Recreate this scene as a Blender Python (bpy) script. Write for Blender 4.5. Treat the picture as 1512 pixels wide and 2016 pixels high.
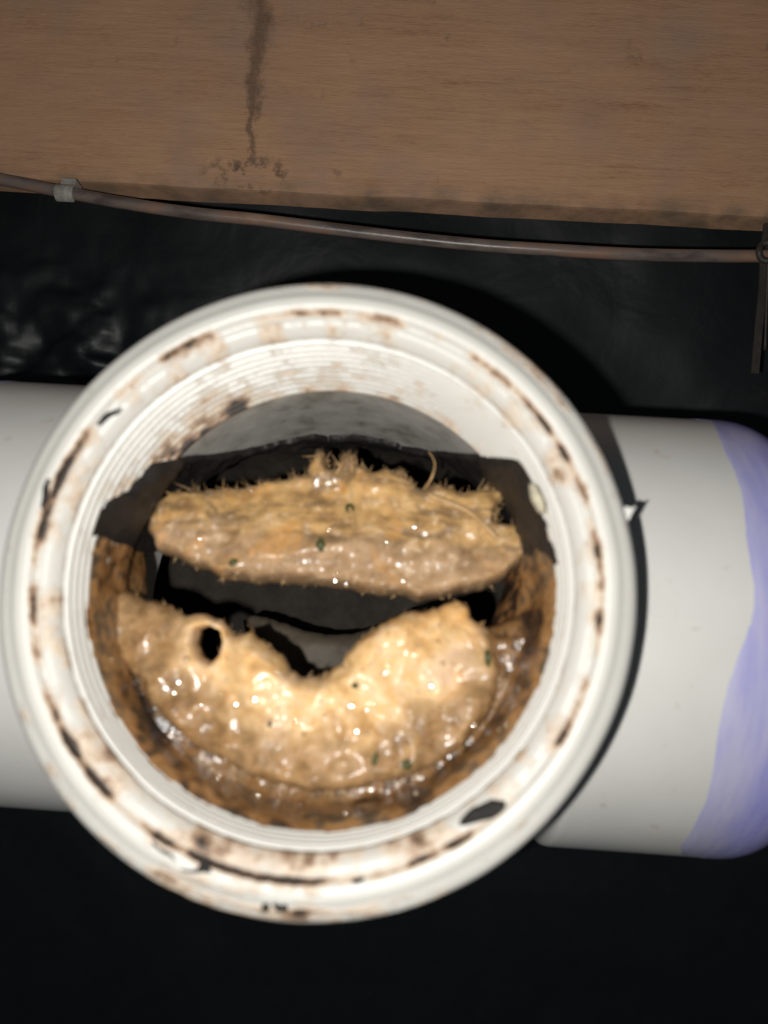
import bpy, math, random
import numpy as np
from mathutils import Vector, Matrix, noise

for o in list(bpy.data.objects):
    bpy.data.objects.remove(o)
sc = bpy.context.scene
COL = sc.collection
random.seed(7)
MM = 0.001
S_RIM = 100.4            # rim face, mm in front of the run axis

# ------------------------------------------------------------------ camera
# world frame: X along the pipe run, Y away from the viewer along the branch, Z up; origin where the axes cross
F = 1512.0
Xc = Vector((1.0, -0.0597, 0.0301)).normalized()
Yc = Vector((0.0, -0.1882, -1.0)); Yc = (Yc - Yc.dot(Xc) * Xc).normalized()
Zc = Xc.cross(Yc)
RIM_C = Vector((-14.1, -13.1, -155.1))
ORG = RIM_C + Yc * S_RIM
M4 = Matrix(((Xc.x, Yc.x, Zc.x, ORG.x * MM), (Xc.y, Yc.y, Zc.y, ORG.y * MM), (Xc.z, Yc.z, Zc.z, ORG.z * MM), (0, 0, 0, 1)))
CAMW = M4.inverted()
cam = bpy.data.cameras.new('camera')
cam.sensor_fit = 'VERTICAL'; cam.sensor_height = 34.667; cam.sensor_width = 26.0; cam.lens = 26.0
cam.clip_start = 0.005; cam.clip_end = 20
cam.dof.use_dof = True
cam.dof.focus_distance = 0.34
cam.dof.aperture_fstop = 26.0 / 2.6
camo = bpy.data.objects.new('camera', cam); COL.objects.link(camo)
camo.matrix_world = CAMW
sc.camera = camo

# ------------------------------------------------------------------ world + flash lamp
w = bpy.data.worlds.new('World'); sc.world = w; w.use_nodes = True
bg = w.node_tree.nodes['Background']
bg.inputs[0].default_value = (0.75, 0.87, 1.0, 1); bg.inputs[1].default_value = 0.04
fl = bpy.data.lights.new('phone_flash', 'POINT')
fl.energy = 2.1; fl.color = (1.0, 0.985, 0.945); fl.shadow_soft_size = 0.0022
flo = bpy.data.objects.new('phone_flash', fl); COL.objects.link(flo)
flo.location = CAMW @ Vector((-0.017, -0.008, 0.004))

vs = sc.view_settings
vs.view_transform = 'Standard'; vs.look = 'None'; vs.gamma = 1; vs.use_curve_mapping = False; vs.exposure = 0.0

# ------------------------------------------------------------------ helpers
R3 = M4.to_3x3()
CPOS = CAMW.translation.copy() / MM          # camera position in mm
def ray(px, py):
    d = Vector(((px - 756) / F, -(py - 1008) / F, -1.0))
    return (R3.transposed() @ d).normalized()
def at(px, py, y):
    """point (mm) on the plane Y = y seen at photo pixel (px, py)"""
    d = ray(px, py); t = (y - CPOS.y) / d.y
    return CPOS + d * t
def proj(p):
    c = R3 @ Vector(p) + ORG
    return 756 + F * c.x / -c.z, 1008 - F * c.y / -c.z

def mesh(name, verts, faces, mat=None, parent=None, smooth=True):
    me = bpy.data.meshes.new(name)
    me.from_pydata([tuple(c * MM for c in v) for v in verts], [], faces)
    if smooth:
        me.polygons.foreach_set('use_smooth', [True] * len(me.polygons))
    me.update()
    if mat: me.materials.append(mat)
    o = bpy.data.objects.new(name, me); COL.objects.link(o)
    if parent: o.parent = parent
    return o
def tag(o, label, cat, group=None):
    o['label'] = label; o['category'] = cat
    if group: o['group'] = group
    return o
def empty(name, loc=(0, 0, 0)):
    o = bpy.data.objects.new(name, None); COL.objects.link(o)
    o.empty_display_size = 0.01
    return o
def attr(o, name, vals):
    a = o.data.attributes.new(name, 'FLOAT', 'POINT')
    a.data.foreach_set('value', vals)
def fbm(p, sc_, oct_=4, seed=0.0):
    v = 0; a = 1.0; f = sc_
    for i in range(oct_):
        v += a * noise.noise(Vector((p[0] * f + seed, p[1] * f + seed * 1.7, p[2] * f - seed)))
        a *= 0.5; f *= 2.05
    return v
def sstep(a, b, x):
    t = min(1, max(0, (x - a) / (b - a))); return t * t * (3 - 2 * t)

class NT:
    def __init__(s, name):
        s.m = bpy.data.materials.new(name); s.m.use_nodes = True
        s.t = s.m.node_tree; s.b = s.t.nodes['Principled BSDF']
    def n(s, typ, **k):
        nd = s.t.nodes.new(typ)
        for a, v in k.items(): setattr(nd, a, v)
        return nd
    def l(s, a, b): s.t.links.new(a, b)
    def pos(s, scale=(1, 1, 1)):
        g = s.n('ShaderNodeNewGeometry'); mp = s.n('ShaderNodeMapping'); s.l(g.outputs['Position'], mp.inputs[0])
        mp.inputs['Scale'].default_value = scale
        return mp.outputs[0]
    def noise(s, vec, scale, detail=4, rough=.55, dist=0):
        nd = s.n('ShaderNodeTexNoise'); s.l(vec, nd.inputs['Vector'])
        nd.inputs['Scale'].default_value = scale; nd.inputs['Detail'].default_value = detail
        nd.inputs['Roughness'].default_value = rough; nd.inputs['Distortion'].default_value = dist
        return nd.outputs['Fac']
    def vor(s, vec, scale, feature='F1'):
        nd = s.n('ShaderNodeTexVoronoi', feature=feature); s.l(vec, nd.inputs['Vector']); nd.inputs['Scale'].default_value = scale
        return nd.outputs['Distance']
    def ramp(s, fac, stops):
        nd = s.n('ShaderNodeValToRGB'); s.l(fac, nd.inputs[0]); e = nd.color_ramp.elements
        while len(e) < len(stops): e.new(0.5)
        for el, (p, c) in zip(e, stops):
            el.position = p; el.color = (c, c, c, 1) if isinstance(c, (int, float)) else (*c, 1)
        return nd.outputs[0]
    def math(s, op, a, b=None, c=None, clamp=False):
        nd = s.n('ShaderNodeMath', operation=op, use_clamp=clamp)
        for i, v in enumerate((a, b, c)):
            if v is None: continue
            if isinstance(v, (int, float)): nd.inputs[i].default_value = v
            else: s.l(v, nd.inputs[i])
        return nd.outputs[0]
    def mix(s, fac, a, b, mode='MIX'):
        nd = s.n('ShaderNodeMix', data_type='RGBA', blend_type=mode)
        for sock, v in ((nd.inputs[0], fac), (nd.inputs[6], a), (nd.inputs[7], b)):
            if isinstance(v, (int, float)): sock.default_value = v
            elif isinstance(v, tuple): sock.default_value = (*v, 1)
            else: s.l(v, sock)
        return nd.outputs[2]
    def attr(s, name):
        nd = s.n('ShaderNodeAttribute', attribute_name=name); return nd.outputs['Fac']
    def sep(s, vec):
        nd = s.n('ShaderNodeSeparateXYZ'); s.l(vec, nd.inputs[0]); return nd.outputs
    def bump(s, h, dist, strength=1.0, prev=None):
        nd = s.n('ShaderNodeBump'); s.l(h, nd.inputs['Height']); nd.inputs['Distance'].default_value = dist
        nd.inputs['Strength'].default_value = strength
        if prev: s.l(prev, nd.inputs['Normal'])
        s.l(nd.outputs[0], s.b.inputs['Normal']); return nd.outputs[0]
    def set(s, **k):
        for a, v in k.items():
            a = a.replace('_', ' ')
            sock = s.b.inputs[a]
            if isinstance(v, (int, float)): sock.default_value = v
            elif isinstance(v, tuple): sock.default_value = (*v, 1) if sock.type == 'RGBA' else v
            else: s.l(v, sock)
        return s.m

# ------------------------------------------------------------------ materials
def mat_pvc():
    t = NT('white_pvc'); p = t.pos()
    n1 = t.noise(p, 30, 4); n2 = t.noise(p, 160, 5, .65)
    c = t.ramp(n1, [(.3, (.59, .58, .545)), (.7, (.64, .63, .60))])
    c = t.mix(t.ramp(n2, [(.64, 0.0), (.72, .5)]), c, (.40, .29, .21))
    c = t.mix(t.ramp(t.noise(t.pos((.3, 1, 1)), 26, 5, .6), [(.56, 0.0), (.75, .35)]), c, (.47, .41, .34))
    t.bump(t.noise(p, 900, 3), 0.00012, .35)
    return t.set(Base_Color=c, Roughness=.34, Specular_IOR_Level=.45)
def mat_dirty_pvc(name, base, polar_scale=1.0):
    t = NT(name); g = t.pos((1000, 1000, 1000)); x, y, z = t.sep(g)
    r = t.math('SQRT', t.math('ADD', t.math('MULTIPLY', x, x), t.math('MULTIPLY', z, z)))
    ux = t.math('DIVIDE', x, r); uz = t.math('DIVIDE', z, r)
    # vector stretched along the ring: noise runs round the rim like wiped grime
    cb = t.n('ShaderNodeCombineXYZ')
    t.l(t.math('MULTIPLY', ux, 6.0), cb.inputs[0]); t.l(t.math('MULTIPLY', uz, 6.0), cb.inputs[1])
    t.l(t.math('ADD', t.math('MULTIPLY', r, .42), t.math('MULTIPLY', y, .25)), cb.inputs[2])
    ns = t.noise(cb.outputs[0], 1.0, 6, .62, .3)
    nb = t.noise(t.pos(), 150, 6, .68)
    d = t.attr('dirt')
    lowf = t.noise(t.pos(), 38, 3, .5)
    d = t.math('MULTIPLY', d, t.ramp(lowf, [(.36, .35), (.62, 1.3)]))
    m = t.math('ADD', t.math('ADD', t.math('MULTIPLY', t.math('SUBTRACT', ns, .5), .95), t.math('MULTIPLY', t.math('SUBTRACT', nb, .5), 1.05)), .52)
    v = t.math('ADD', m, t.math('MULTIPLY', d, .98))
    white = t.ramp(t.noise(t.pos(), 60, 3), [(.3, tuple(c * .95 for c in base)), (.7, base)])
    tan = t.ramp(t.noise(t.pos(), 240, 4), [(.35, (.50, .36, .25)), (.65, (.62, .48, .34))])
    c = t.mix(t.ramp(v, [(.70, 0.0), (.84, .60), (.95, .85)]), white, tan)
    c = t.mix(t.ramp(v, [(.88, 0.0), (.99, .85)]), c, (.20, .115, .068))
    c = t.mix(t.ramp(v, [(1.02, 0.0), (1.12, 1.0)]), c, (.016, .013, .012)) if False else t.mix(t.ramp(t.math('SUBTRACT', v, .2), [(.81, 0.0), (.91, .95)]), c, (.018, .014, .012))
    h = t.ramp(v, [(.7, 0.0), (1.0, 1.0)])
    b = t.bump(t.noise(t.pos(), 700, 4, .6), .0002, .35)
    t.bump(h, .0005, .8, b)
    return t.set(Base_Color=c, Roughness=t.ramp(v, [(.7, .36), (.95, .55)]), Specular_IOR_Level=.36)
def mat_grey_wall():
    t = NT('dingy_pvc'); p = t.pos()
    v = t.math('ADD', t.math('MULTIPLY', t.noise(p, 130, 5, .6), .7), t.math('MULTIPLY', t.noise(p, 45, 3), .3))
    c = t.ramp(v, [(.34, (.20, .185, .15)), (.46, (.38, .365, .33)), (.62, (.50, .485, .45)), (.75, (.45, .38, .24))])
    t.bump(v, .0008, .5)
    return t.set(Base_Color=c, Roughness=.42)
def coat(t, p, dist=.0012):
    nd = t.n('ShaderNodeBump'); t.l(t.noise(p, 330, 2, .45), nd.inputs['Height']); nd.inputs['Distance'].default_value = dist
    t.l(nd.outputs[0], t.b.inputs['Coat Normal'])
    t.b.inputs['Coat Weight'].default_value = 1.0; t.b.inputs['Coat Roughness'].default_value = .17; t.b.inputs['Coat IOR'].default_value = 1.5
def mat_grease(name, cols, wet=.16, tint=(.72, .36, .10), low_face=None):
    t = NT(name); p = t.pos()
    big = t.noise(p, 75, 5, .62, .4); mid = t.noise(p, 260, 5, .6, .3); fine = t.noise(p, 900, 4, .6)
    v = t.math('ADD', t.math('MULTIPLY', big, .55), t.math('MULTIPLY', mid, .45))
    c = t.ramp(v, cols)
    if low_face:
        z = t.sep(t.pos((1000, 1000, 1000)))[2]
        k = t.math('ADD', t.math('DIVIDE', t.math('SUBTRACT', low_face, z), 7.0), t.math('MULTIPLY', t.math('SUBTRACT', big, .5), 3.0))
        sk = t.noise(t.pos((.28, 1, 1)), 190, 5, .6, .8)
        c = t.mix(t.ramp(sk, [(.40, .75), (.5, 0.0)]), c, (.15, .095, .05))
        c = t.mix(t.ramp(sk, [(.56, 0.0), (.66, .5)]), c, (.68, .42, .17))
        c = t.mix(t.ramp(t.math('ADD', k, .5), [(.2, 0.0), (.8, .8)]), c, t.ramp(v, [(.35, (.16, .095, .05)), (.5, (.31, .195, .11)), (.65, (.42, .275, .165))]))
    spots = t.noise(p, 330, 3, .5)
    c = t.mix(t.ramp(spots, [(.68, 0.0), (.76, .4)]), c, (.24, .11, .045))
    c = t.mix(t.ramp(t.noise(p, 420, 3), [(.56, 0.0), (.72, .5)]), c, (.78, .60, .42))
    c = t.mix(t.ramp(t.noise(p, 120, 3, .5, .6), [(.55, 0.0), (.70, .55)]), c, tint)
    c = t.mix(t.ramp(t.noise(p, 180, 3, .5, .6), [(.60, 0.0), (.76, .4)]), c, (.27, .20, .10))
    vo = t.vor(p, 420)
    h = t.math('ADD', t.math('MULTIPLY', mid, 1.2), t.math('ADD', t.math('MULTIPLY', fine, .5), t.math('MULTIPLY', vo, -.5)))
    t.bump(h, .0014, .22)
    c = t.mix(t.math('MULTIPLY', t.attr('edge'), .8), c, t.ramp(mid, [(.4, (.10, .05, .02)), (.6, (.26, .14, .055))]))
    coat(t, p, .0004); t.b.inputs['Coat Weight'].default_value = .3
    return t.set(Base_Color=c, Roughness=t.ramp(t.noise(p, 600, 3), [(.35, wet + .26), (.65, wet + .45)]), Specular_IOR_Level=.32,
                 Subsurface_Weight=.2, Subsurface_Radius=(1.0, .55, .28), Subsurface_Scale=.004)
def mat_sludge(name, cols, rough=.2, bmp=.0014, wet=False):
    t = NT(name); p = t.pos()
    big = t.noise(p, 75, 4, .5, .15); mid = t.noise(p, 330, 4, .5)
    c = t.ramp(t.math('ADD', t.math('MULTIPLY', big, .65), t.math('MULTIPLY', mid, .35)), cols)
    t.bump(t.math('ADD', mid, t.math('MULTIPLY', t.noise(p, 1100, 3), .4)), bmp, .8)
    if wet: coat(t, p)
    return t.set(Base_Color=c, Roughness=rough, Specular_IOR_Level=.35)
def mat_plain(name, col, rough=.5, spec=.5, metal=0.0, bmp=0.0, scale=400):
    t = NT(name); p = t.pos(); n1 = t.noise(p, scale, 4)
    c = t.mix(t.ramp(n1, [(.35, 0.0), (.65, 1.0)]), tuple(x * .72 for x in col), col)
    if bmp: t.bump(n1, bmp, .6)
    return t.set(Base_Color=c, Roughness=rough, Specular_IOR_Level=spec, Metallic=metal)

M_PVC = mat_pvc()
M_RIM = mat_dirty_pvc('grimy_white_pvc', (.53, .515, .475))
M_WALL = mat_grey_wall()
M_GREASE = mat_grease('tan_grease', [(.30, (.32, .155, .06)), (.41, (.54, .31, .125)), (.49, (.68, .435, .195)), (.60, (.72, .50, .30)), (.72, (.68, .45, .31))])
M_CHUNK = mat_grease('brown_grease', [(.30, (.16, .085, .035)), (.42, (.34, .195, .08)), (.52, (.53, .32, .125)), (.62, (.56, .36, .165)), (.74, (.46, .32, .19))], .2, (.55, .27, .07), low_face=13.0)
M_BROWN = mat_sludge('brown_residue', [(.36, (.012, .009, .008)), (.44, (.05, .027, .015)), (.50, (.22, .105, .036)), (.545, (.27, .14, .052)), (.60, (.12, .075, .042)), (.68, (.04, .028, .02))], .35, .0006, True)
M_BLACK = mat_sludge('shadow_skirt', [(.35, (.010, .009, .009)), (.55, (.018, .015, .014)), (.75, (.035, .026, .02))], .5, .0005)  # near-black colour standing in for the grease lump's cast shadow
M_BANK = mat_sludge('olive_sludge', [(.35, (.06, .047, .033)), (.55, (.085, .067, .046)), (.75, (.11, .085, .055))], .6, .0002)
M_DROP = mat_plain('water_film', (.34, .21, .10), .06, .8)
M_HERB = mat_plain('herb_green', (.055, .062, .014), .4)
M_FIBRE = mat_plain('pale_fibre', (.50, .31, .14), .45)
M_GRIME = mat_plain('black_grime', (.022, .02, .019), .75, .2, 0, .0004, 900)

# ------------------------------------------------------------------ large structure: black sheet, board
def mat_sheet():
    t = NT('black_plastic'); p = t.pos()
    h = t.math('ADD', t.noise(p, 28, 3, .5, .6), t.math('MULTIPLY', t.noise(p, 300, 4), .06))
    t.bump(h, .003, .35)
    d = t.noise(p, 90, 5, .65)
    c = t.ramp(d, [(.4, (.0055, .0075, .009)), (.62, (.007, .0095, .0105)), (.78, (.016, .016, .014))])
    return t.set(Base_Color=c, Roughness=.48, Specular_IOR_Level=.5)
M_SHEET = mat_sheet()
def sheet():
    V = []; Fc = []; nx, nz = 380, 320
    x0, x1, z0, z1 = -560, 560, -420, 520
    for j in range(nz + 1):
        for i in range(nx + 1):
            x = x0 + (x1 - x0) * i / nx; z = z0 + (z1 - z0) * j / nz
            y = 165 - 0.30 * z
            y += 5 * fbm((x, z, 0), .008, 3, 3.1)
            # crumpled fold at upper left
            lx = math.exp(-((x + 165) / 60) ** 2 - ((z - 120) / 40) ** 2)
            y += 9 * lx * fbm((x * .6, z, 2), .07, 5, 9.2)
            fold = z - (62 - .22 * (x + 150))
            y -= 5 * math.exp(-(fold / 5) ** 2) * sstep(-40, -120, x)
            V.append((x, y, z))
    for j in range(nz):
        for i in range(nx):
            a = j * (nx + 1) + i
            Fc.append((a, a + 1, a + nx + 2, a + nx + 1))
    o = mesh('plastic_sheet', V, Fc, M_SHEET)
    o['kind'] = 'structure'
    return o
sheet()

YB = 52.0                       # front face of the wooden board
def mat_wood():
    t = NT('weathered_wood'); p = t.pos((1000, 1000, 1000)); x, y, z = t.sep(p)
    q = t.pos((1, 1, 14)); q2 = t.pos((1, 1, 5))
    grain = t.noise(q, 42, 6, .65, .25); blot = t.noise(q2, 14, 4, .6); fine = t.noise(t.pos((1, 1, 9)), 260, 3)
    v = t.math('ADD', t.math('MULTIPLY', grain, .36), t.math('ADD', t.math('MULTIPLY', blot, .36), t.math('MULTIPLY', fine, .28)))
    c = t.ramp(v, [(.30, (.34, .165, .085)), (.45, (.53, .30, .172)), (.55, (.58, .335, .195)), (.70, (.63, .385, .235))])
    # grey-violet weathering
    c = t.mix(t.ramp(t.noise(t.pos(), 26, 3), [(.5, 0.0), (.7, .45)]), c, (.38, .265, .215))
    # dark knots and dirt specks
    c = t.mix(t.ramp(t.noise(t.pos(), 95, 4, .6), [(.66, 0.0), (.76, .45)]), c, (.13, .09, .065))
    # water stain running down the board
    xs = at(515, 150, YB); zt = at(515, 0, YB).z; zb = at(515, 330, YB).z
    nw = t.noise(t.pos((1, 1, .7)), 120, 5, .7)
    dx = t.math('ABSOLUTE', t.math('SUBTRACT', t.math('ADD', x, t.math('MULTIPLY', t.math('SUBTRACT', nw, .5), 20.0)), xs.x))
    dn = t.math('DIVIDE', t.math('SUBTRACT', z, zb), zt - zb)
    wid = t.math('ADD', t.math('MULTIPLY', t.math('MAXIMUM', dn, 0.0), 7.0), 2.4)
    st = t.math('SUBTRACT', 1.0, t.math('DIVIDE', dx, wid), clamp=True)
    st = t.math('MULTIPLY', t.ramp(st, [(0, 0.0), (.8, 1.0)]), t.ramp(dn, [(0.0, 0.0), (.06, 1.0)]))
    c = t.mix(t.math('MULTIPLY', st, .55), c, (.045, .035, .03))
    # smutty splash where the stain ends, and dirt along the bottom edge
    px_, pz_ = xs.x, zb
    rr = t.math('ADD', t.math('POWER', t.math('DIVIDE', t.math('SUBTRACT', x, px_), 26.0), 2.0), t.math('POWER', t.math('DIVIDE', t.math('SUBTRACT', z, pz_ - 4), 9.0), 2.0))
    sp = t.math('MULTIPLY', t.math('SUBTRACT', 1.0, rr, clamp=True), t.ramp(t.noise(t.pos(), 170, 5, .7), [(.52, 0.0), (.62, 1.0)]))
    c = t.mix(t.math('MULTIPLY', sp, .8), c, (.06, .045, .042))
    zb2 = at(756, 392, YB).z
    ed = t.math('SUBTRACT', 1.0, t.math('DIVIDE', t.math('SUBTRACT', z, zb2), 9.0), clamp=True)
    c = t.mix(t.math('MULTIPLY', ed, t.ramp(t.noise(t.pos(), 60, 4), [(.4, 0.1), (.65, .75)])), c, (.12, .105, .08))
    t.bump(t.math('ADD', grain, t.math('MULTIPLY', fine, .5)), .0009, .5)
    return t.set(Base_Color=c, Roughness=.72, Specular_IOR_Level=.25)
M_WOOD = mat_wood()
def board():
    a = at(150, 354, YB); b = at(1500, 424, YB)
    sl = (b.z - a.z) / (b.x - a.x)
    x0, x1, n = -420.0, 420.0, 160
    T = 13.0; V = []; Fc = []
    prof = [(T, 190), (0, 190), (0, 60), (0, 12), (0, 4), (0, 1.2), (1.0, .15), (2.4, 0), (T - 1, 0), (T, 1)]
    for i in range(n + 1):
        x = x0 + (x1 - x0) * i / n
        zb = a.z + sl * (x - a.x) + .6 * fbm((x, 0, 0), .03, 3)
        for k, (dy, dz) in enumerate(prof):
            V.append((x, YB + dy - .24 * dz + (.25 * fbm((x, dz, 5), .06, 3) if 1 < k < 8 else 0), zb + dz))
    m = len(prof)
    for i in range(n):
        for k in range(m):
            k2 = (k + 1) % m
            Fc.append((i * m + k, i * m + k2, (i + 1) * m + k2, (i + 1) * m + k))
    Fc.append(tuple(range(m))); Fc.append(tuple(n * m + k for k in reversed(range(m))))
    o = mesh('wooden_board', V, Fc, M_WOOD, smooth=False)
    return tag(o, 'weathered brown wooden board with a dark vertical water stain above the pipe', 'board')
board()

# ------------------------------------------------------------------ the cleanout tee
def revolve(name, prof, mat, parent, nseg=288, cut=None, jitter=0.0):
    """prof: list of (y, r) in mm round the Y axis"""
    V = []; Fc = []; m = len(prof)
    for i in range(nseg):
        a = 2 * math.pi * i / nseg
        for k, (y, r) in enumerate(prof):
            rr = r + (jitter * noise.noise(Vector((math.cos(a) * 6, math.sin(a) * 6, y * .12 + r * .2))) if jitter else 0)
            yy = y
            if cut: yy = cut(k, y, rr, a)
            V.append((rr * math.cos(a), yy, rr * math.sin(a)))
    for i in range(nseg):
        j = (i + 1) % nseg
        for k in range(m - 1):
            Fc.append((i * m + k, j * m + k, j * m + k + 1, i * m + k + 1))
    return mesh(name, V, Fc, mat, parent)

tee = empty('cleanout_fitting')
tag(tee, 'white plastic pipe cleanout fitting with open grimy threaded mouth and purple primer stains', 'pipe fitting')
R_IN, R_BR = 55.0, 50.6

def run_shell(name, prof, hole, mat, flip=False, nth=220):
    """prof (x, r): shell of revolution round X with the branch opening cut at its front"""
    V = []; Fc = []; m = len(prof)
    for (x, r) in prof:
        for i in range(nth):
            a = 2 * math.pi * i / nth
            V.append([x, -r * math.cos(a), r * math.sin(a), r])
    ins = [hole and v[1] < 0 and v[0] ** 2 + v[2] ** 2 < hole ** 2 for v in V]
    for k in range(m - 1):
        for i in range(nth):
            j = (i + 1) % nth
            f = (k * nth + i, k * nth + j, (k + 1) * nth + j, (k + 1) * nth + i)
            if all(ins[q] for q in f): continue
            Fc.append(f if not flip else f[::-1])
    for q, v in enumerate(V):
        if ins[q]:
            d = math.hypot(v[0], v[2]) or 1e-6
            s = hole / d; nx, nz = v[0] * s, v[2] * s
            if abs(nz) > v[3] - .5: nz = math.copysign(v[3] - .5, nz)
            V[q] = [nx, -math.sqrt(max(v[3] ** 2 - nz ** 2, 0)), nz, v[3]]
    used = sorted({q for f in Fc for q in f}); mp = {q: i for i, q in enumerate(used)}
    return mesh(name, [V[q][:3] for q in used], [tuple(mp[q] for q in f) for f in Fc], mat, tee)

R_H, X_END = 68.0, 127.0
xs = list(np.linspace(-66, 66, 90))
run_shell('body', [(x, 65.0) for x in xs], 58.0, M_PVC)
for sgn in (-1, 1):
    pr = [(61.5, 64.5), (62.2, 65.5), (62.8, 66.8), (63.6, 67.7), (65, R_H)]
    pr += [(x, R_H) for x in np.linspace(74, X_END - 14, 14)]
    pr += [(X_END - 14 + 14 * math.sin(a), R_H - 10 + 10 * math.cos(a)) for a in np.linspace(.12, math.pi / 2, 10)]
    pr += [(X_END, 57.8), (X_END - 3, 57.4), (X_END - 30, 57.3)]
    h = run_shell('hub', [(sgn * x, r) for x, r in pr], None, M_PVC, flip=sgn > 0)
    # moulding seam along the hub
    pp = [(57.4, X_END - 20), (57.2, X_END + 260)]
    V = []; Fc = []
    for x, r in ((X_END - 20, 57.0), (X_END + 240, 57.0), (X_END + 240, 51.5), (X_END - 20, 51.5)):
        for i in range(96):
            a = 2 * math.pi * i / 96; V.append((sgn * x, r * math.cos(a), r * math.sin(a)))
    for k in range(3):
        for i in range(96):
            Fc.append((k * 96 + i, k * 96 + (i + 1) % 96, (k + 1) * 96 + (i + 1) % 96, (k + 1) * 96 + i))
    mesh('pipe', V, Fc, M_PVC, tee)
    V = []; Fc = []
    xx = np.linspace(70, X_END - 8, 30)
    za = -.02 * sgn
    for x in xx:
        for dz, dr in ((-1.0, -.08), (-.4, .05), (.4, .05), (1.0, -.08)):
            a = za + dz / R_H; r = R_H + dr
            V.append((sgn * x, -r * math.cos(a), r * math.sin(a)))
    for i in range(len(xx) - 1):
        for k in range(3):
            Fc.append((i * 4 + k, i * 4 + k + 1, i * 4 + k + 5, i * 4 + k + 4))
    mesh('mould_seam', V, Fc, M_PVC, h)

def mat_primer():
    t = NT('purple_primer'); p = t.pos()
    x = t.sep(t.pos((1000, 1000, 1000)))[0]
    e = t.math('DIVIDE', t.math('SUBTRACT', t.math('ABSOLUTE', x), 100.0), 32.0, clamp=True)
    v = t.math('ADD', t.math('MULTIPLY', t.math('ADD', t.math('MULTIPLY', t.noise(t.pos((1, .4, .3)), 70, 5, .6), .6), t.math('MULTIPLY', t.noise(t.pos((1, .1, .1)), 420, 3), .4)), .75), t.math('MULTIPLY', e, .32))
    c = t.ramp(v, [(.33, (.47, .46, .63)), (.48, (.345, .34, .62)), (.62, (.24, .23, .59)), (.78, (.12, .10, .50))])
    return t.set(Base_Color=c, Roughness=.3)
M_PRIMER = mat_primer()
def surf_hit(px, py, R=R_H):
    """pixel to point on the hub cylinder (front side)"""
    d = ray(px, py); a = d.y ** 2 + d.z ** 2; b = 2 * (CPOS.y * d.y + CPOS.z * d.z); c = CPOS.y ** 2 + CPOS.z ** 2 - R * R
    D = b * b - 4 * a * c
    if D < 0: return None
    return CPOS + d * ((-b - math.sqrt(D)) / (2 * a))
pr_px = [(1395, 828), (1408, 860), (1420, 890), (1440, 930), (1452, 970), (1457, 1010), (1460, 1060), (1468, 1110), (1476, 1160), (1474, 1200), (1460, 1245), (1440, 1290),
         (1418, 1350), (1405, 1400), (1396, 1450), (1388, 1520), (1378, 1570), (1360, 1610), (1345, 1640), (1327, 1665), (1334, 1682)]
edge = []
for p in pr_px:
    h = surf_hit(*p)
    if h: edge.append((math.atan2(h.z, -h.y), h.x))
edge.sort()
def primer(sgn, efun):
    V = []; Fc = []; na, ns = 260, 14; off = .12
    for i in range(na):
        a = -math.pi + 2 * math.pi * i / na
        xe = efun(a)
        for k in range(ns + 1):
            u = k / ns
            if u < .5:
                x = xe + (X_END - 14 - xe) * u / .5; r = R_H + off
            else:
                b = .02 + (u - .5) / .5 * (math.pi / 2 - .02)
                x = X_END - 14 + (14 + off) * math.sin(b); r = R_H - 10 + (10 + off) * math.cos(b)
            if k == 0: r = R_H - .3
            V.append((sgn * x, -r * math.cos(a), r * math.sin(a)))
    for i in range(na):
        j = (i + 1) % na
        for k in range(ns):
            f = (i * (ns + 1) + k, j * (ns + 1) + k, j * (ns + 1) + k + 1, i * (ns + 1) + k + 1)
            Fc.append(f if sgn < 0 else f[::-1])
    return mesh('primer_band', V, Fc, M_PRIMER, tee)
def ef(a):
    if a < edge[0][0] or a > edge[-1][0]: x = 106 + 4 * math.sin(a * 3)
    else: x = float(np.interp(a, [e[0] for e in edge], [e[1] for e in edge]))
    return min(x, X_END - 15) + .25 * noise.noise(Vector((a * 30, 1, 1)))
po = primer(1, ef); po['label'] = 'purple primer with a wavy edge on the right hub end'
primer(-1, lambda a: 111 - 6 * math.exp(-((a - .05) / .12) ** 2) + 1.6 * noise.noise(Vector((a * 3, 5, 1))))

# branch neck outside, inner wall
def saddle(R): return lambda k, y, r, a: (-math.sqrt(max(R * R - (r * math.sin(a)) ** 2, 1)) + .3 if k == 'end' else y)
revolve('branch_neck', [(-84, 61.5), (-60, 61.5), (-40, 61.5), (-10, 61.5)], M_PVC, tee, 128)
YE = -(S_RIM - 31)                # inner end of the threaded mouth
def cutw(k, y, r, a):
    if k == 0: return YE - .5
    e = -math.sqrt(R_IN ** 2 - (r * math.sin(a)) ** 2)
    return YE + (e - YE) * (k / 10.0)
revolve('inner_wall', [(0, R_BR + 1.6)] * 11, M_WALL, tee, 240, cut=cutw)
run_shell('run_lining', [(x, R_IN) for x in np.linspace(-135, 135, 150)], R_BR + 1.6, mat_sludge('shaded_pipe_film', [(.35, (.016, .013, .010)), (.55, (.032, .026, .019)), (.75, (.05, .04, .028))], .8, .0003), flip=True)  # dark film colour, also standing in for shade deep in the run

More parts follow.
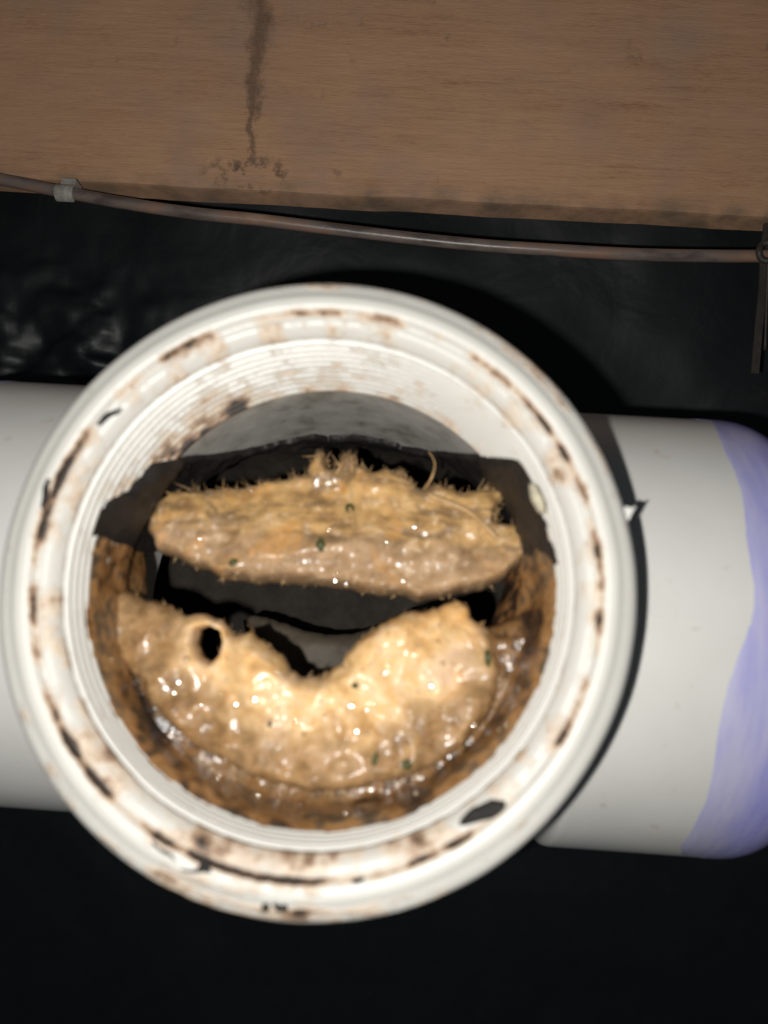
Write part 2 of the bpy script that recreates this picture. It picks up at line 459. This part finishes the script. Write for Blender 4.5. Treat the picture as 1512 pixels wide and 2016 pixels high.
# threaded mouth: flange, groove, bevel, threads
def yt(t): return -(S_RIM - t)
prof = [(yt(30), 61.6), (yt(16), 61.8), (yt(15), 63.5), (yt(14), 64.6), (yt(12), 65.3), (yt(7), 65.8), (yt(4.4), 65.9), (yt(3.2), 65.6), (yt(2.4), 65.0)]
prof += [(yt(1.7), 64.0), (yt(1.35), 62.9), (yt(1.05), 62.2), (yt(.55), 61.6), (yt(.12), 60.9), (yt(0), 60.0), (yt(.05), 59.2), (yt(.3), 58.6), (yt(.9), 58.15), (yt(1.8), 57.9), (yt(2.2), 57.5),
         (yt(2.25), 57.0), (yt(2.1), 56.5), (yt(2.3), 55.8), (yt(3.0), 55.0), (yt(3.8), 54.4), (yt(4.8), 53.8), (yt(5.4), 53.6)]
NT0 = len(prof)
pitch = 2.4; npt = 10
for i in range(1, int(10.0 * npt)):
    t = 5.4 + i * pitch / npt; u = (i % npt) / npt
    tri = 1 - abs(2 * u - 1)
    r = 53.7 - (t - 5.4) * .125 - 1.3 * sstep(.18, .82, tri)
    prof.append((yt(t), r))
prof += [(yt(29.4), 50.7), (yt(30.2), 50.45), (yt(30.8), 50.6), (yt(31.2), 52.6)]
adapter = revolve('threaded_mouth', prof, M_RIM, tee, 360, jitter=.10)
def dirt_val(t, r, a, i):
    """where grime has caught: groove, bevel, upper threads, lower lip"""
    top = max(0, math.sin(a)); bot = max(0, -math.sin(a)); left = max(0, -math.cos(a))
    dg = math.degrees(a) % 360
    w_ = lambda c, s: math.exp(-(min(abs(dg - c), 360 - abs(dg - c)) / s) ** 2)
    if r > 62.3: return .05 + .36 * w_(258, 36) + .22 * w_(85, 26) + .16 * w_(58, 25) + .06 * w_(20, 30)
    if r > 58.7: return -.10 + .32 * w_(256, 26) + .16 * w_(315, 14)
    if r > 57.0 and t > .6: return .44 + .06 * bot + .22 * left + .06 * w_(318, 25)
    if i < NT0: return .21 + .05 * bot + .08 * left + .06 * w_(135, 30) + .06 * w_(322, 25) - .05 * w_(60, 30)
    u = ((i - NT0 + 1) % npt) / npt; groove = 1 - sstep(.1, .45, 1 - abs(2 * u - 1))
    d = .04 + .13 * sstep(8, 26, t) * top + .52 * w_(142, 24) * sstep(8, 20, t) + .16 * w_(92, 30) * sstep(24, 29, t) + .10 * w_(40, 22) * sstep(14, 24, t)
    d += groove * (.26 + .20 * bot + .16 * left) + .16 * w_(90, 45) * math.exp(-((t - 8) / 2.0) ** 2)
    return d
dv = []
m = len(prof)
for i in range(360):
    a = 2 * math.pi * i / 360
    for k, (y, r) in enumerate(prof): dv.append(dirt_val(y + S_RIM, r, a, k))
attr(adapter, 'dirt', dv)

# ------------------------------------------------------------------ lumps: outline + relief
def seg_sdf(P, poly):
    P = np.asarray(P); poly = np.asarray(poly); n = len(poly)
    best = np.full(len(P), 1e9); near = np.zeros_like(P); inside = np.zeros(len(P), bool)
    for i in range(n):
        a = poly[i]; b = poly[(i + 1) % n]; ab = b - a
        t = np.clip(((P - a) @ ab) / (ab @ ab + 1e-12), 0, 1)
        q = a + t[:, None] * ab; d = np.hypot(*(P - q).T)
        m_ = d < best; best[m_] = d[m_]; near[m_] = q[m_]
        c = (a[1] > P[:, 1]) != (b[1] > P[:, 1])
        with np.errstate(divide='ignore', invalid='ignore'):
            xi = (b[0] - a[0]) * (P[:, 1] - a[1]) / (b[1] - a[1]) + a[0]
        inside ^= c & (P[:, 0] < xi)
    return best, near, inside
def densify(poly, step, amp, seed):
    out = []
    n = len(poly)
    for i in range(n):
        a = Vector(poly[i]); b = Vector(poly[(i + 1) % n]); L = (b - a).length; k = max(1, int(L / step))
        for j in range(k):
            p = a.lerp(b, j / k)
            dx = amp * fbm((p.x, p.y, seed), .22, 3, seed); dz = amp * fbm((p.x, p.y, seed + 7), .22, 3, seed + 3)
            out.append((p.x + dx, p.y + dz))
    return out
class Lump: pass
def lump(name, px, y0, front, back, edge_w, rough, mat, parent=None, grid=.55, holes=(), shape=None, seed=1.0, jag=.5, lo=.07, stretch=1.0, pits=0.25):
    """closed body: outline given in photo pixels on the plane Y=y0(z), bulging `front` mm to the viewer and `back` mm behind"""
    yf = y0 if callable(y0) else (lambda x, z: y0)
    yc = yf(0, 0)
    P2 = lambda L: [(lambda v: (v.x, v.z))(at(a, b, yc)) for a, b in L]
    poly = densify(P2(px), 1.2, jag, seed)
    hp = [densify(P2(h), .8, jag * .5, seed + 9) for h in holes]
    A = np.array(poly); mn = A.min(0) - 2; mx = A.max(0) + 2
    nx = int((mx[0] - mn[0]) / grid) + 1; nz = int((mx[1] - mn[1]) / grid) + 1
    G = np.array([(mn[0] + i * grid, mn[1] + j * grid) for j in range(nz) for i in range(nx)])
    d, near, ins = seg_sdf(G, poly)
    for h in hp:
        dh, nh, ih = seg_sdf(G, h)
        dh = dh * 3.0; rep = (dh < d) | ih
        near[rep] = nh[rep]; d = np.where(rep, dh, d); ins &= ~ih
    keep = []
    for j in range(nz - 1):
        for i in range(nx - 1):
            q = (j * nx + i, j * nx + i + 1, (j + 1) * nx + i + 1, (j + 1) * nx + i)
            if any(ins[k] for k in q) and sum(bool(ins[k]) for k in q) >= 2: keep.append(q)
    used = sorted({k for q in keep for k in q}); mp = {k: i for i, k in enumerate(used)}
    V = []; top = []
    for k in used:
        if ins[k]: x, z = G[k]; dd = d[k]
        else: x, z = near[k]; dd = 0.0
        u = min(1.0, dd / edge_w); prof_ = math.sqrt(max(0, 1 - (1 - u) ** 2))
        s = shape(x, z) if shape else 1.0
        n1 = fbm((x, z, seed), lo, 3, seed) * rough * 1.6 + fbm((x, z, seed + 4), .34, 3, seed) * rough * .16 + fbm((x * stretch, z, seed + 14), .13, 2, seed) * rough * .6
        rg = 1 - abs(fbm((x * stretch, z, seed + 8), .085, 2, seed + 2)) * 2.2
        n1 += rough * .6 * rg - rough * pits * max(0, fbm((x, z, seed + 15), .2, 2, seed + 5) - .25) * 3
        f = front * s * prof_ + n1 * min(1, u * 1.6)
        V.append((x, yf(x, z) - f, z)); top.append((x, z, f, dd))
    n = len(V)
    for i, k in enumerate(used):
        x, z, f, dd = top[i]
        u = min(1.0, dd / (edge_w * 1.2))
        V.append((x, yf(x, z) + back * math.sqrt(max(0, 1 - (1 - u) ** 2)) + .02, z))
    Fc = []
    ecount = {}
    for q in keep:
        a = [mp[k] for k in q]
        Fc.append(tuple(a)); Fc.append(tuple(n + k for k in reversed(a)))
        for e in range(4):
            e_ = (a[e], a[(e + 1) % 4]); ecount[e_] = 1
    for (a, b) in list(ecount):
        if (b, a) not in ecount: Fc.append((b, a, n + a, n + b))
    o = mesh(name, V, Fc, mat, parent)
    L = Lump(); L.o = o; L.V = np.array(V[:n]); L.dd = np.array([t_[3] for t_ in top]); L.yc = yc
    return L
def surf_at(L, px, py):
    p = at(px, py, L.yc)
    for _ in range(3):
        i = np.argmin((L.V[:, 0] - p.x) ** 2 + (L.V[:, 2] - p.z) ** 2)
        p = at(px, py, L.V[i, 1])
    return Vector(L.V[i])
ICO = None
LIGHT = flo.location / MM
def blob_mesh(name, items, mat, parent, nu=8, nv=3):
    """items: (centre, radius, curvature radius): shallow water beads facing out of the mouth"""
    V = []; Fc = []; rnd = random.Random(len(items))
    for c, r, rc in items:
        c = Vector(c)
        nrm = ((LIGHT + CPOS) * .5 - c).normalized() + Vector((rnd.gauss(0, .05), rnd.gauss(0, .05), rnd.gauss(0, .05)))
        nrm.normalize(); u = nrm.cross(Vector((.1, .2, 1))).normalized(); v = nrm.cross(u)
        b = len(V); V.append(c + nrm * (.18 + r * r / (2 * rc)))
        for j in range(1, nv + 1):
            q = r * j / nv
            for i in range(nu):
                th = 2 * math.pi * i / nu
                h = .18 + (r * r - q * q) / (2 * rc)
                V.append(c + nrm * h + (u * math.cos(th) + v * math.sin(th)) * q)
        for i in range(nu):
            th = 2 * math.pi * i / nu
            V.append(c - nrm * .5 + (u * math.cos(th) + v * math.sin(th)) * r * 1.1)
        for i in range(nu): Fc.append((b, b + 1 + i, b + 1 + (i + 1) % nu))
        for j in range(nv):
            for i in range(nu):
                k = b + 1 + j * nu
                Fc.append((k + i, k + nu + i, k + nu + (i + 1) % nu, k + (i + 1) % nu))
    return mesh(name, V, Fc, mat, parent)
def tube(name, pts, rad, mat, parent=None, n=8, sub=6, taper=False):
    P = [Vector(p) for p in pts]; C = []
    for i in range(len(P) - 1):
        p0 = P[max(i - 1, 0)]; p1 = P[i]; p2 = P[i + 1]; p3 = P[min(i + 2, len(P) - 1)]
        for k in range(sub):
            t = k / sub
            C.append(.5 * ((2 * p1) + (p2 - p0) * t + (2 * p0 - 5 * p1 + 4 * p2 - p3) * t * t + (3 * p1 - p0 - 3 * p2 + p3) * t ** 3))
    C.append(P[-1]); V = []; Fc = []
    for i, c in enumerate(C):
        d = (C[min(i + 1, len(C) - 1)] - C[max(i - 1, 0)]).normalized()
        u = d.cross(Vector((0.13, 1, .21))).normalized(); v = d.cross(u)
        r = rad * (1 - .75 * i / (len(C) - 1) if taper else 1)
        for k in range(n):
            a = 2 * math.pi * k / n
            V.append(c + (u * math.cos(a) + v * math.sin(a)) * r)
    for i in range(len(C) - 1):
        for k in range(n):
            Fc.append((i * n + k, i * n + (k + 1) % n, (i + 1) * n + (k + 1) % n, (i + 1) * n + k))
    Fc.append(tuple(range(n))); Fc.append(tuple((len(C) - 1) * n + k for k in reversed(range(n))))
    return mesh(name, V, Fc, mat, parent)

# --- lower grease cake
low_px = [(213, 1172), (250, 1163), (300, 1180), (345, 1195), (370, 1212), (400, 1210), (440, 1222), (466, 1250), (500, 1245), (535, 1272), (562, 1290), (575, 1318), (598, 1330), (632, 1330),
          (668, 1310), (690, 1285), (712, 1258), (745, 1232), (790, 1210), (850, 1198), (905, 1184), (922, 1196), (925, 1215), (955, 1232), (975, 1262), (985, 1320), (972, 1380), (940, 1430),
          (900, 1470), (850, 1500), (790, 1522), (720, 1537), (650, 1545), (580, 1535), (510, 1515), (450, 1488), (390, 1450), (345, 1415), (312, 1375), (290, 1335), (262, 1300), (232, 1260), (214, 1215)]
hole_px = [(400, 1240), (420, 1232), (440, 1243), (448, 1265), (440, 1290), (425, 1303), (408, 1290), (394, 1268)]
Y_LOW = -71.0
zlo = at(630, 1545, Y_LOW).z; zhi = at(630, 1180, Y_LOW).z
def low_y(x, z):
    u = (z - zlo) / (zhi - zlo)
    return Y_LOW + 8 * (u - .5)
low = lump('grease_cake', low_px, low_y, 7.0, 7, 4.0, 1.6, M_GREASE, holes=[hole_px], seed=2.3, jag=.9, lo=.05,
           shape=lambda x, z: 1.0 + .25 * math.cos((x - 5) * .09))
zc = [(math.hypot(v[0] - 1.0, v[2] - 6.0)) for v in low.V]
attr(low.o, 'edge', [sstep(35, 45, q + 5 * fbm((v[0], v[2], 1), .12, 3, 4.0)) * (1 if v[2] < 8 else .25) for q, v in zip(zc, low.V)] + [1.0] * len(low.V))
tag(low.o, 'tan crescent of solid grease with a round hole lying low in the mouth', 'grease')

# --- upper grease lump
up_px = [(300, 1052), (308, 1020), (318, 990), (345, 968), (400, 966), (470, 965), (510, 952), (545, 945), (600, 930), (616, 896), (634, 888), (648, 918), (666, 916), (676, 890), (692, 888), (702, 916), (730, 928), (760, 922),
         (800, 940), (832, 967), (862, 950), (905, 968), (960, 965), (1002, 958), (990, 990), (975, 1018), (975, 1028), (1015, 1036), (1042, 1056), (1040, 1085), (1018, 1118), (982, 1145), (945, 1164),
         (890, 1170), (852, 1180), (825, 1190), (800, 1178), (740, 1172), (680, 1162), (610, 1152), (540, 1152), (490, 1147), (450, 1141), (415, 1128), (365, 1106), (322, 1088)]
Y_UP = -58.0
zu0 = at(660, 1165, Y_UP).z; zu1 = at(660, 930, Y_UP).z
def up_shape(x, z):
    u = (z - zu0) / (zu1 - zu0)          # 0 at the lower edge, 1 at the top
    return .55 + .6 * (1 - sstep(.25, .9, u))
def up_y(x, z):
    u = (z - zu0) / (zu1 - zu0); return Y_UP + 2 * (u - .5)
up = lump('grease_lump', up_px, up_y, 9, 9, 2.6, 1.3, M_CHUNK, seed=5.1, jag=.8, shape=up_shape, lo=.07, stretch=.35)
tag(up.o, 'brown lens-shaped grease lump with frayed top edge hanging across the mouth', 'grease')
# torn fibres
for pts in ([(628, 925), (630, 905), (632, 894)], [(664, 935), (672, 915), (680, 898)], [(690, 930), (694, 910), (690, 897)], [(836, 962), (850, 940), (856, 912), (844, 888)], 
            [(690, 1000), (697, 1025), (700, 1045)]):
    P = []
    for j, (a, b) in enumerate(pts):
        p = surf_at(up, a, b) if j == 0 else at(a, b, Y_UP - 5 + j)
        if pts[0][1] == 1000: p = surf_at(up, a, b) + Vector((0, -.4, 0))
        P.append(p)
    tube('fibre', P, .42, M_FIBRE, up.o, taper=True)
tube('fibre', [surf_at(up, *q) + Vector((0, -.3, 0)) for q in ((845, 975), (880, 990), (920, 1005), (955, 1035), (975, 1060))], .7, M_FIBRE, up.o)

# frayed fuzz along the torn edges (too fine to count)
def fuzz(L, n, seed, keep, size=1.0):
    rnd = random.Random(seed); V = []; Fc = []
    idx = [i for i in range(len(L.V)) if keep(L.V[i], L.dd[i])]
    cx, cz = L.V[:, 0].mean(), L.V[:, 2].mean()
    for _ in range(n):
        i = rnd.choice(idx); p = Vector(L.V[i])
        out = Vector((p.x - cx, 0, (p.z - cz) * 2.5)).normalized() if L.dd[i] < 2 else Vector((0, 0, 0))
        d = (out * rnd.uniform(.2, 1.0) + Vector((rnd.gauss(0, .6), -rnd.uniform(0, .6), rnd.gauss(0, .6)))).normalized()
        ln = rnd.uniform(.8, 2.8) * size; k = Vector((rnd.gauss(0, .5), rnd.gauss(0, .4), rnd.gauss(0, .5)))
        r0 = rnd.uniform(.10, .26); b = len(V); u = d.cross(Vector((.3, 1, .2))).normalized(); v = d.cross(u)
        for j in range(4):
            q = j / 3; c = p + d * ln * q + k * ln * q * q * .6
            for m_ in range(3):
                a = 2.094 * m_; V.append(c + (u * math.cos(a) + v * math.sin(a)) * r0 * (1 - .8 * q))
        for j in range(3):
            for m_ in range(3):
                Fc.append((b + j * 3 + m_, b + j * 3 + (m_ + 1) % 3, b + j * 3 + 3 + (m_ + 1) % 3, b + j * 3 + 3 + m_))
    o = mesh('fuzz', V, Fc, M_FIBRE, L.o); o['kind'] = 'stuff'
fuzz(up, 200, 21, lambda v, d: d < 1.0 and v[2] > zu0 + 14)
fuzz(up, 90, 25, lambda v, d: d < 1.0, .5)
fuzz(up, 150, 23, lambda v, d: d > 1.5, .7)
fuzz(low, 170, 22, lambda v, d: d < 1.0, .55)
fuzz(low, 220, 24, lambda v, d: d > 1.5, .7)

# herb flecks
def fleck(L, px, py, w_, h_, rot):
    p = surf_at(L, px, py) + Vector((0, -.35, 0)); V = []
    ring = [(1, 0), (.6, .75), (-.2, .95), (-.9, .5), (-1, -.2), (-.4, -.85), (.5, -.8)]
    for s_ in (0, 1):
        for a, b in ring:
            x = a * w_ * (1 - .2 * s_); z = b * h_ * (1 - .2 * s_)
            V.append((p.x + x * math.cos(rot) - z * math.sin(rot), p.y + .5 - s_ * .75 + .2 * a * b, p.z + x * math.sin(rot) + z * math.cos(rot)))
    n = len(ring)
    Fc = [tuple(range(n, 2 * n))] + [(i, (i + 1) % n, n + (i + 1) % n, n + i) for i in range(n)]
    mesh('herb_fleck', V, Fc, M_HERB, L.o)
for q in ((up, 688, 1003, 1.3, 1.6, .3), (up, 632, 1072, 1.2, 1.9, .2), (up, 460, 1108, 1.3, 1.1, .8), (low, 962, 1300, .8, 2.6, .1), (low, 738, 1498, .7, 1.9, -.2), (low, 800, 1508, 1.2, 1.3, .5),
          (low, 700, 1350, .9, .8, .4), (low, 530, 1425, .6, .9, 0)):
    fleck(*q)

# wet droplets
def droplets(L, n, extra, seed, mindd=1.0, cond=None):
    rnd = random.Random(seed); it = []
    idx = np.where(L.dd > mindd)[0]
    while len(it) < n:
        v = L.V[rnd.choice(list(idx[:: 7]))]
        if cond and not cond(v): continue
        r = .3 + .45 * rnd.random() ** 2
        it.append(((v[0] + rnd.uniform(-.3, .3), v[1] + .05, v[2] + rnd.uniform(-.3, .3)), r, rnd.uniform(2.5, 6)))
    for (a, b, r) in extra:
        v = surf_at(L, a, b); it.append(((v.x, v.y, v.z), r, 9))
    o = blob_mesh('droplets', it, M_DROP, L.o); o['kind'] = 'stuff'
droplets(up, 10, [(663, 1128, .5), (678, 1134, .5), (660, 1142, .45), (680, 1150, .55), (697, 1145, .5), (470, 1126, .45), (505, 1124, .45), (388, 1100, .4), (412, 1110, .4)], 3)
droplets(low, 26, [(463, 1388, .6), (500, 1375, .4), (600, 1445, .55), (700, 1440, .5), (850, 1352, .6), (868, 1390, .5), (720, 1445, .6), (690, 1390, .4)], 4)

# --- brown residue over the lower threads (thick wet liner) and black skirt painted in as the grease lump's shadow round the upper wall
def liner(name, a0, a1, tf, t1, rf, mat, na=240, nt=26, seed=3.0, rough=.55):
    """sheet lying on the branch wall, for brown residue and for the painted shadow; a in degrees, tf(a) front depth, t1 back depth, rf(a,u) inner radius"""
    V = []; Fc = []
    for i in range(na + 1):
        a = math.radians(a0 + (a1 - a0) * i / na); t0 = tf(math.degrees(a))
        endf = min(1, min(i, na - i) / 10)
        for k in range(nt + 1):
            u = k / nt; t = t0 + (t1(math.degrees(a)) - t0) * u
            wall = 52.3 - (t - 5.4) * .125 if t < 31 else (49.4 + (R_BR + 1.2 - 49.4) * sstep(31, 36, t))
            th = rf(math.degrees(a), u) * min(1, u / .12) ** .5 * endf ** .5
            n1 = rough * fbm((math.cos(a) * 50, math.sin(a) * 50, t), .16, 4, seed) * min(1, u / .08)
            r = wall + .5 - th - n1 * (.3 + .7 * endf) - .3
            V.append((r * math.cos(a), yt(t), r * math.sin(a)))
    for i in range(na):
        for k in range(nt):
            b = i * (nt + 1) + k
            Fc.append((b, b + nt + 1, b + nt + 2, b + 1))
    return mesh(name, V, Fc, mat)
br = liner('brown_residue', 168, 378, lambda d: 13.5 + 1.5 * noise.noise(Vector((d * .08, 0, 0))) + 1.2 * noise.noise(Vector((d * .4, 3, 0))) - 6 * math.exp(-((d - 275) / 30) ** 2) * 0,
           lambda d: 46, lambda d, u: .5 + .9 * sstep(195, 240, d) + 3.6 * sstep(.45, 1, u) * sstep(195, 235, d) * (1 - .5 * sstep(330, 360, d)) + 7.0 * math.exp(-((d - 350) / 24) ** 2) * sstep(.25, .95, u) + 2.5 * math.exp(-((d - 186) / 12) ** 2) * sstep(.5, 1, u), M_BROWN)
tag(br, 'wet rusty brown residue lining the lower threads below the grease', 'residue')
it = []; rnd = random.Random(9)
me = br.data
for _ in range(34):
    v = me.vertices[rnd.randrange(len(me.vertices))].co / MM
    a = math.degrees(math.atan2(v.z, v.x)) % 360
    if not (200 < a < 350): continue
    k = math.hypot(v.x, v.z)
    it.append(((v.x * .997, v.y, v.z * .997), .3 + .35 * rnd.random() ** 2, rnd.uniform(1.5, 5)))
o = blob_mesh('droplets', it, M_DROP, br); o['kind'] = 'stuff'

shelf_px = [(180, 1150), (178, 1230), (196, 1320), (240, 1405), (320, 1490), (430, 1555), (560, 1592), (700, 1598), (840, 1568), (950, 1508), (1028, 1420), (1066, 1300), (1078, 1190), (1060, 1165),
            (1020, 1205), (985, 1225), (940, 1235), (900, 1290), (800, 1400), (640, 1440), (480, 1400), (360, 1330), (270, 1240), (235, 1165)]
M_SHELF = mat_sludge('amber_sludge', [(.36, (.025, .015, .010)), (.44, (.075, .04, .018)), (.50, (.18, .088, .03)), (.56, (.19, .11, .05)), (.64, (.08, .055, .034))], .3, .0008, True)
M_SHELF.node_tree.nodes['Principled BSDF'].inputs['Coat Weight'].default_value = .55
sh = lump('sludge_shelf', shelf_px, -68.5, 4.5, 10, 5, 1.1, M_SHELF, br, seed=14.0, jag=.8, lo=.06)
fuzz(sh, 60, 31, lambda v, d: d > .5, .6)
droplets(sh, 34, [(582, 1587, .6), (620, 1580, .5), (925, 1510, .6), (905, 1540, .5), (1020, 1340, .5), (800, 1560, .45), (400, 1520, .5), (460, 1545, .4)], 6)

sk_px = [(150, 1120), (185, 1030), (215, 985), (255, 965), (300, 912), (400, 900), (480, 890), (560, 872), (620, 858), (700, 880), (760, 878), (850, 893), (930, 898), (1020, 906), (1045, 945), (1085, 1070), (1110, 1120)]  # skirt edge, drawn along the outline of the lump's shadow
def skirt_t(deg):
    a = math.radians(deg); prev = None
    for i in range(0, 130):
        t = 12 + i * .5
        r = (52.0 - (t - 5.4) * .125 if t < 31 else R_BR + .4)
        px, py = proj((r * math.cos(a), yt(t), r * math.sin(a)))
        yl = np.interp(px, [p[0] for p in sk_px], [p[1] for p in sk_px])
        if py > yl: return t
    return 75
def skirt_end(d):
    a = math.radians(d); return S_RIM - math.sqrt(R_IN ** 2 - ((R_BR + 1.6) * math.sin(a)) ** 2) + 3
bs = liner('shadow_skirt', 8, 172, lambda d: min(skirt_t(d), skirt_end(d) - 2) + .8 * noise.noise(Vector((d * .35, 3, 8))) + 1.6 * noise.noise(Vector((d * .11, 6, 8))), skirt_end, lambda d, u: 1.6, M_BLACK, seed=8.0, rough=1.0, nt=18)
tag(bs, 'black skirt with a ragged edge, painted shadow of the grease lump on the deep upper wall', 'painted shadow')

# dark olive sludge lying at the back of the run
bank_px = [(478, 1222), (495, 1212), (540, 1218), (590, 1238), (640, 1250), (690, 1248), (730, 1236), (780, 1212), (840, 1190), (900, 1200), (1000, 1300),
           (900, 1420), (700, 1480), (560, 1440), (500, 1340)]
bank = lump('sludge_bank', bank_px, -8.0, 4, 12, 6, .7, M_BANK, seed=11.0, grid=1.0)
tag(bank.o, 'dull olive brown sludge behind the crescent inside the dark pipe', 'sludge')

# --- grime on the rim (flakes stuck to the fitting, its children)
def grime(px, t, th=.8, seed=1.0, name='grime_patch', mat=M_GRIME, jag=.5):
    c = sum((at(a, b, yt(1)) for a, b in px), Vector()) / len(px); r = math.hypot(c.x, c.z)
    fr = [(q[1], q[0] + S_RIM) for q in prof[8:NT0]][::-1]
    t = float(np.interp(r, [q[0] for q in fr], [q[1] for q in fr])) + .25 if r > 53.6 else t
    y = yt(t)
    return lump(name, px, y, th, 1.5, 1.4, .25, mat, tee, grid=.35, seed=seed, jag=jag)
grime([(905, 1612), (930, 1590), (965, 1575), (995, 1578), (1002, 1596), (985, 1612), (950, 1614), (920, 1622), (902, 1626)], 3.0, 1.2, 3)
grime([(185, 838), (200, 818), (225, 806), (242, 800), (236, 815), (215, 826), (198, 840)], 3.0, .8, 4)
grime([(178, 1478), (190, 1470), (205, 1490), (225, 1515), (236, 1530), (222, 1530), (200, 1510), (184, 1494)], 3.0, .8, 5)
grime([(345, 1695), (362, 1708), (385, 1710), (396, 1698), (410, 1694), (420, 1722), (404, 1718), (380, 1722), (358, 1716)], 1.4, .5, 6, jag=.3)
grime([(365, 1632), (382, 1634), (392, 1648), (378, 1654), (364, 1644)], 4.0, .6, 7)
grime([(1012, 1498), (1040, 1470), (1062, 1448), (1070, 1462), (1050, 1490), (1020, 1512)], 2.6, .6, 8, mat=mat_plain('tan_crust', (.36, .23, .13), .6, .3, 0, .0004, 700))
grime([(1042, 950), (1058, 955), (1072, 985), (1075, 1010), (1060, 1008), (1046, 985)], 9.0, 1.2, 9, name='crust', mat=mat_plain('pale_crust', (.50, .45, .33), .6, .3, 0, .0004, 700), jag=.3)
grime([(300, 1655), (330, 1678), (352, 1690), (345, 1697), (318, 1682), (296, 1664)], 2.0, .5, 12)
grime([(690, 1735), (715, 1730), (722, 1738), (700, 1746)], 2.0, .5, 13)
grime([(84, 960), (95, 935), (103, 945), (94, 985), (84, 1010), (78, 995)], 2.0, .5, 14)
# the dark letter-like mark low on the rim
for q, s_ in (([(518, 1760), (533, 1760), (531, 1795), (514, 1795)], 1), ([(524, 1759), (542, 1760), (561, 1795), (545, 1796)], 2), ([(552, 1766), (567, 1766), (566, 1795), (553, 1795)], 3)):
    grime(q, 1.55, .5, s_, name='letter_stroke', jag=.15)
# burr on the outer edge
rb = at(1244, 1008, yt(5))
V = []; ring = [(-1.2, -3.0), (0, -3.4), (.9, -1.0), (2.2, 1.9), (.6, .9), (-.8, 1.5), (-1.6, .5)]
for y in (-1.2, 1.6):
    for a, b in ring: V.append((rb.x + a * .7 - 1.0, rb.y + y, rb.z + b * .6))
n = len(ring)
mesh('burr', V, [tuple(range(n)), tuple(range(2 * n - 1, n - 1, -1))] + [(i, (i + 1) % n, n + (i + 1) % n, n + i) for i in range(n)], M_PVC, tee, smooth=False)

# ------------------------------------------------------------------ cable, clip, strap
def mat_cable():
    t = NT('cable_sheath'); q = t.pos((.35, 1, 1)); v = t.noise(q, 110, 5, .6)
    c = t.ramp(v, [(.35, (.10, .075, .065)), (.5, (.20, .155, .135)), (.62, (.27, .16, .11)), (.75, (.34, .24, .17))])
    t.bump(v, .0006, .5)
    return t.set(Base_Color=c, Roughness=.34, Specular_IOR_Level=.5)
YC = YB - 7
cpx = [(-160, 322), (-60, 342), (30, 359), (130, 379), (250, 401), (380, 420), (500, 432), (640, 449), (800, 468), (950, 483), (1100, 493), (1250, 501), (1400, 504), (1520, 504), (1680, 500)]
cab = tube('cable', [at(a, b, YC + 1.5 * math.sin(i)) for i, (a, b) in enumerate(cpx)], 2.6, mat_cable(), n=14, sub=8)
tag(cab, 'thin brown cable sagging below the wooden board', 'cable')
# saddle clip holding the cable to the board
cl = empty('cable_clip'); tag(cl, 'small pale cable clip fixed at the left under the board', 'clip')
c0 = at(130, 378, YC)
M_CLIP = mat_plain('pale_clip', (.40, .38, .33), .5, .5, 0, .0003, 500)
V = []; Fc = []; nn = 16
for j, x in enumerate((-4.0, -3.6, 3.6, 4.0)):
    for i in range(nn + 1):
        a = math.pi * i / nn - math.pi / 2
        for r in ((2.8, 3.8) if j in (1, 2) else (2.8, 3.5)):
            V.append((c0.x + x, c0.y + .6 - r * math.cos(a), c0.z + r * math.sin(a) - .5))
w2 = 2 * (nn + 1)
for j in range(3):
    for i in range(nn):
        b = j * w2 + i * 2
        Fc.append((b + 1, b + 3, b + w2 + 3, b + w2 + 1)); Fc.append((b, b + w2, b + w2 + 2, b + 2))
for j in (0, 3):
    for i in range(nn):
        b = j * w2 + i * 2; Fc.append((b, b + 1, b + 3, b + 2))
mesh('saddle', V, Fc, M_CLIP, cl)
V = []
for x in (-3.2, 3.2):
    for y in (c0.y + .6, YB - .2):
        for z in (3.0, 7.0): V.append((c0.x + x, y, c0.z + z))
mesh('tab', V, [(0, 1, 3, 2), (4, 6, 7, 5), (0, 2, 6, 4), (1, 5, 7, 3), (0, 4, 5, 1), (2, 3, 7, 6)], M_CLIP, cl, smooth=False)

# hanging strap at the right edge
M_STRAP = mat_plain('dull_strap', (.05, .042, .034), .55, .4, .0, .0006, 220)
sp = [(1512, 440), (1508, 470), (1504, 500), (1502, 560), (1494, 640), (1486, 735)]
V = []; Fc = []; YS = YB - 2
for i, (a, b) in enumerate(sp):
    c = at(a, b, YS + 5 * i)
    for dx, dy in ((-1.6, 0), (1.9, 0), (1.9, .9), (-1.6, .9)): V.append((c.x + dx, c.y + dy, c.z))
for i in range(len(sp) - 1):
    for k in range(4): Fc.append((i * 4 + k, i * 4 + (k + 1) % 4, i * 4 + 4 + (k + 1) % 4, i * 4 + 4 + k))
Fc += [(3, 2, 1, 0), tuple(len(V) - 4 + k for k in range(4))]
strap = empty('hanger_strap'); tag(strap, 'dull hanger strap dropping from the cable at the right edge', 'strap')
mesh('band', V, Fc, M_STRAP, strap, smooth=False)
kp = [at(1500, 482, YC - 2), at(1512, 478, YC - 4), at(1524, 492, YC - 3), at(1516, 512, YC - 3), at(1500, 510, YC - 2), at(1494, 495, YC - 3), at(1500, 482, YC - 2)]
tube('strand', [at(1512, 500, YS + 8), at(1510, 580, YS + 14), at(1506, 690, YS + 22)], .7, M_STRAP, strap)
tube('loop', kp, 1.4, M_STRAP, strap, n=10)
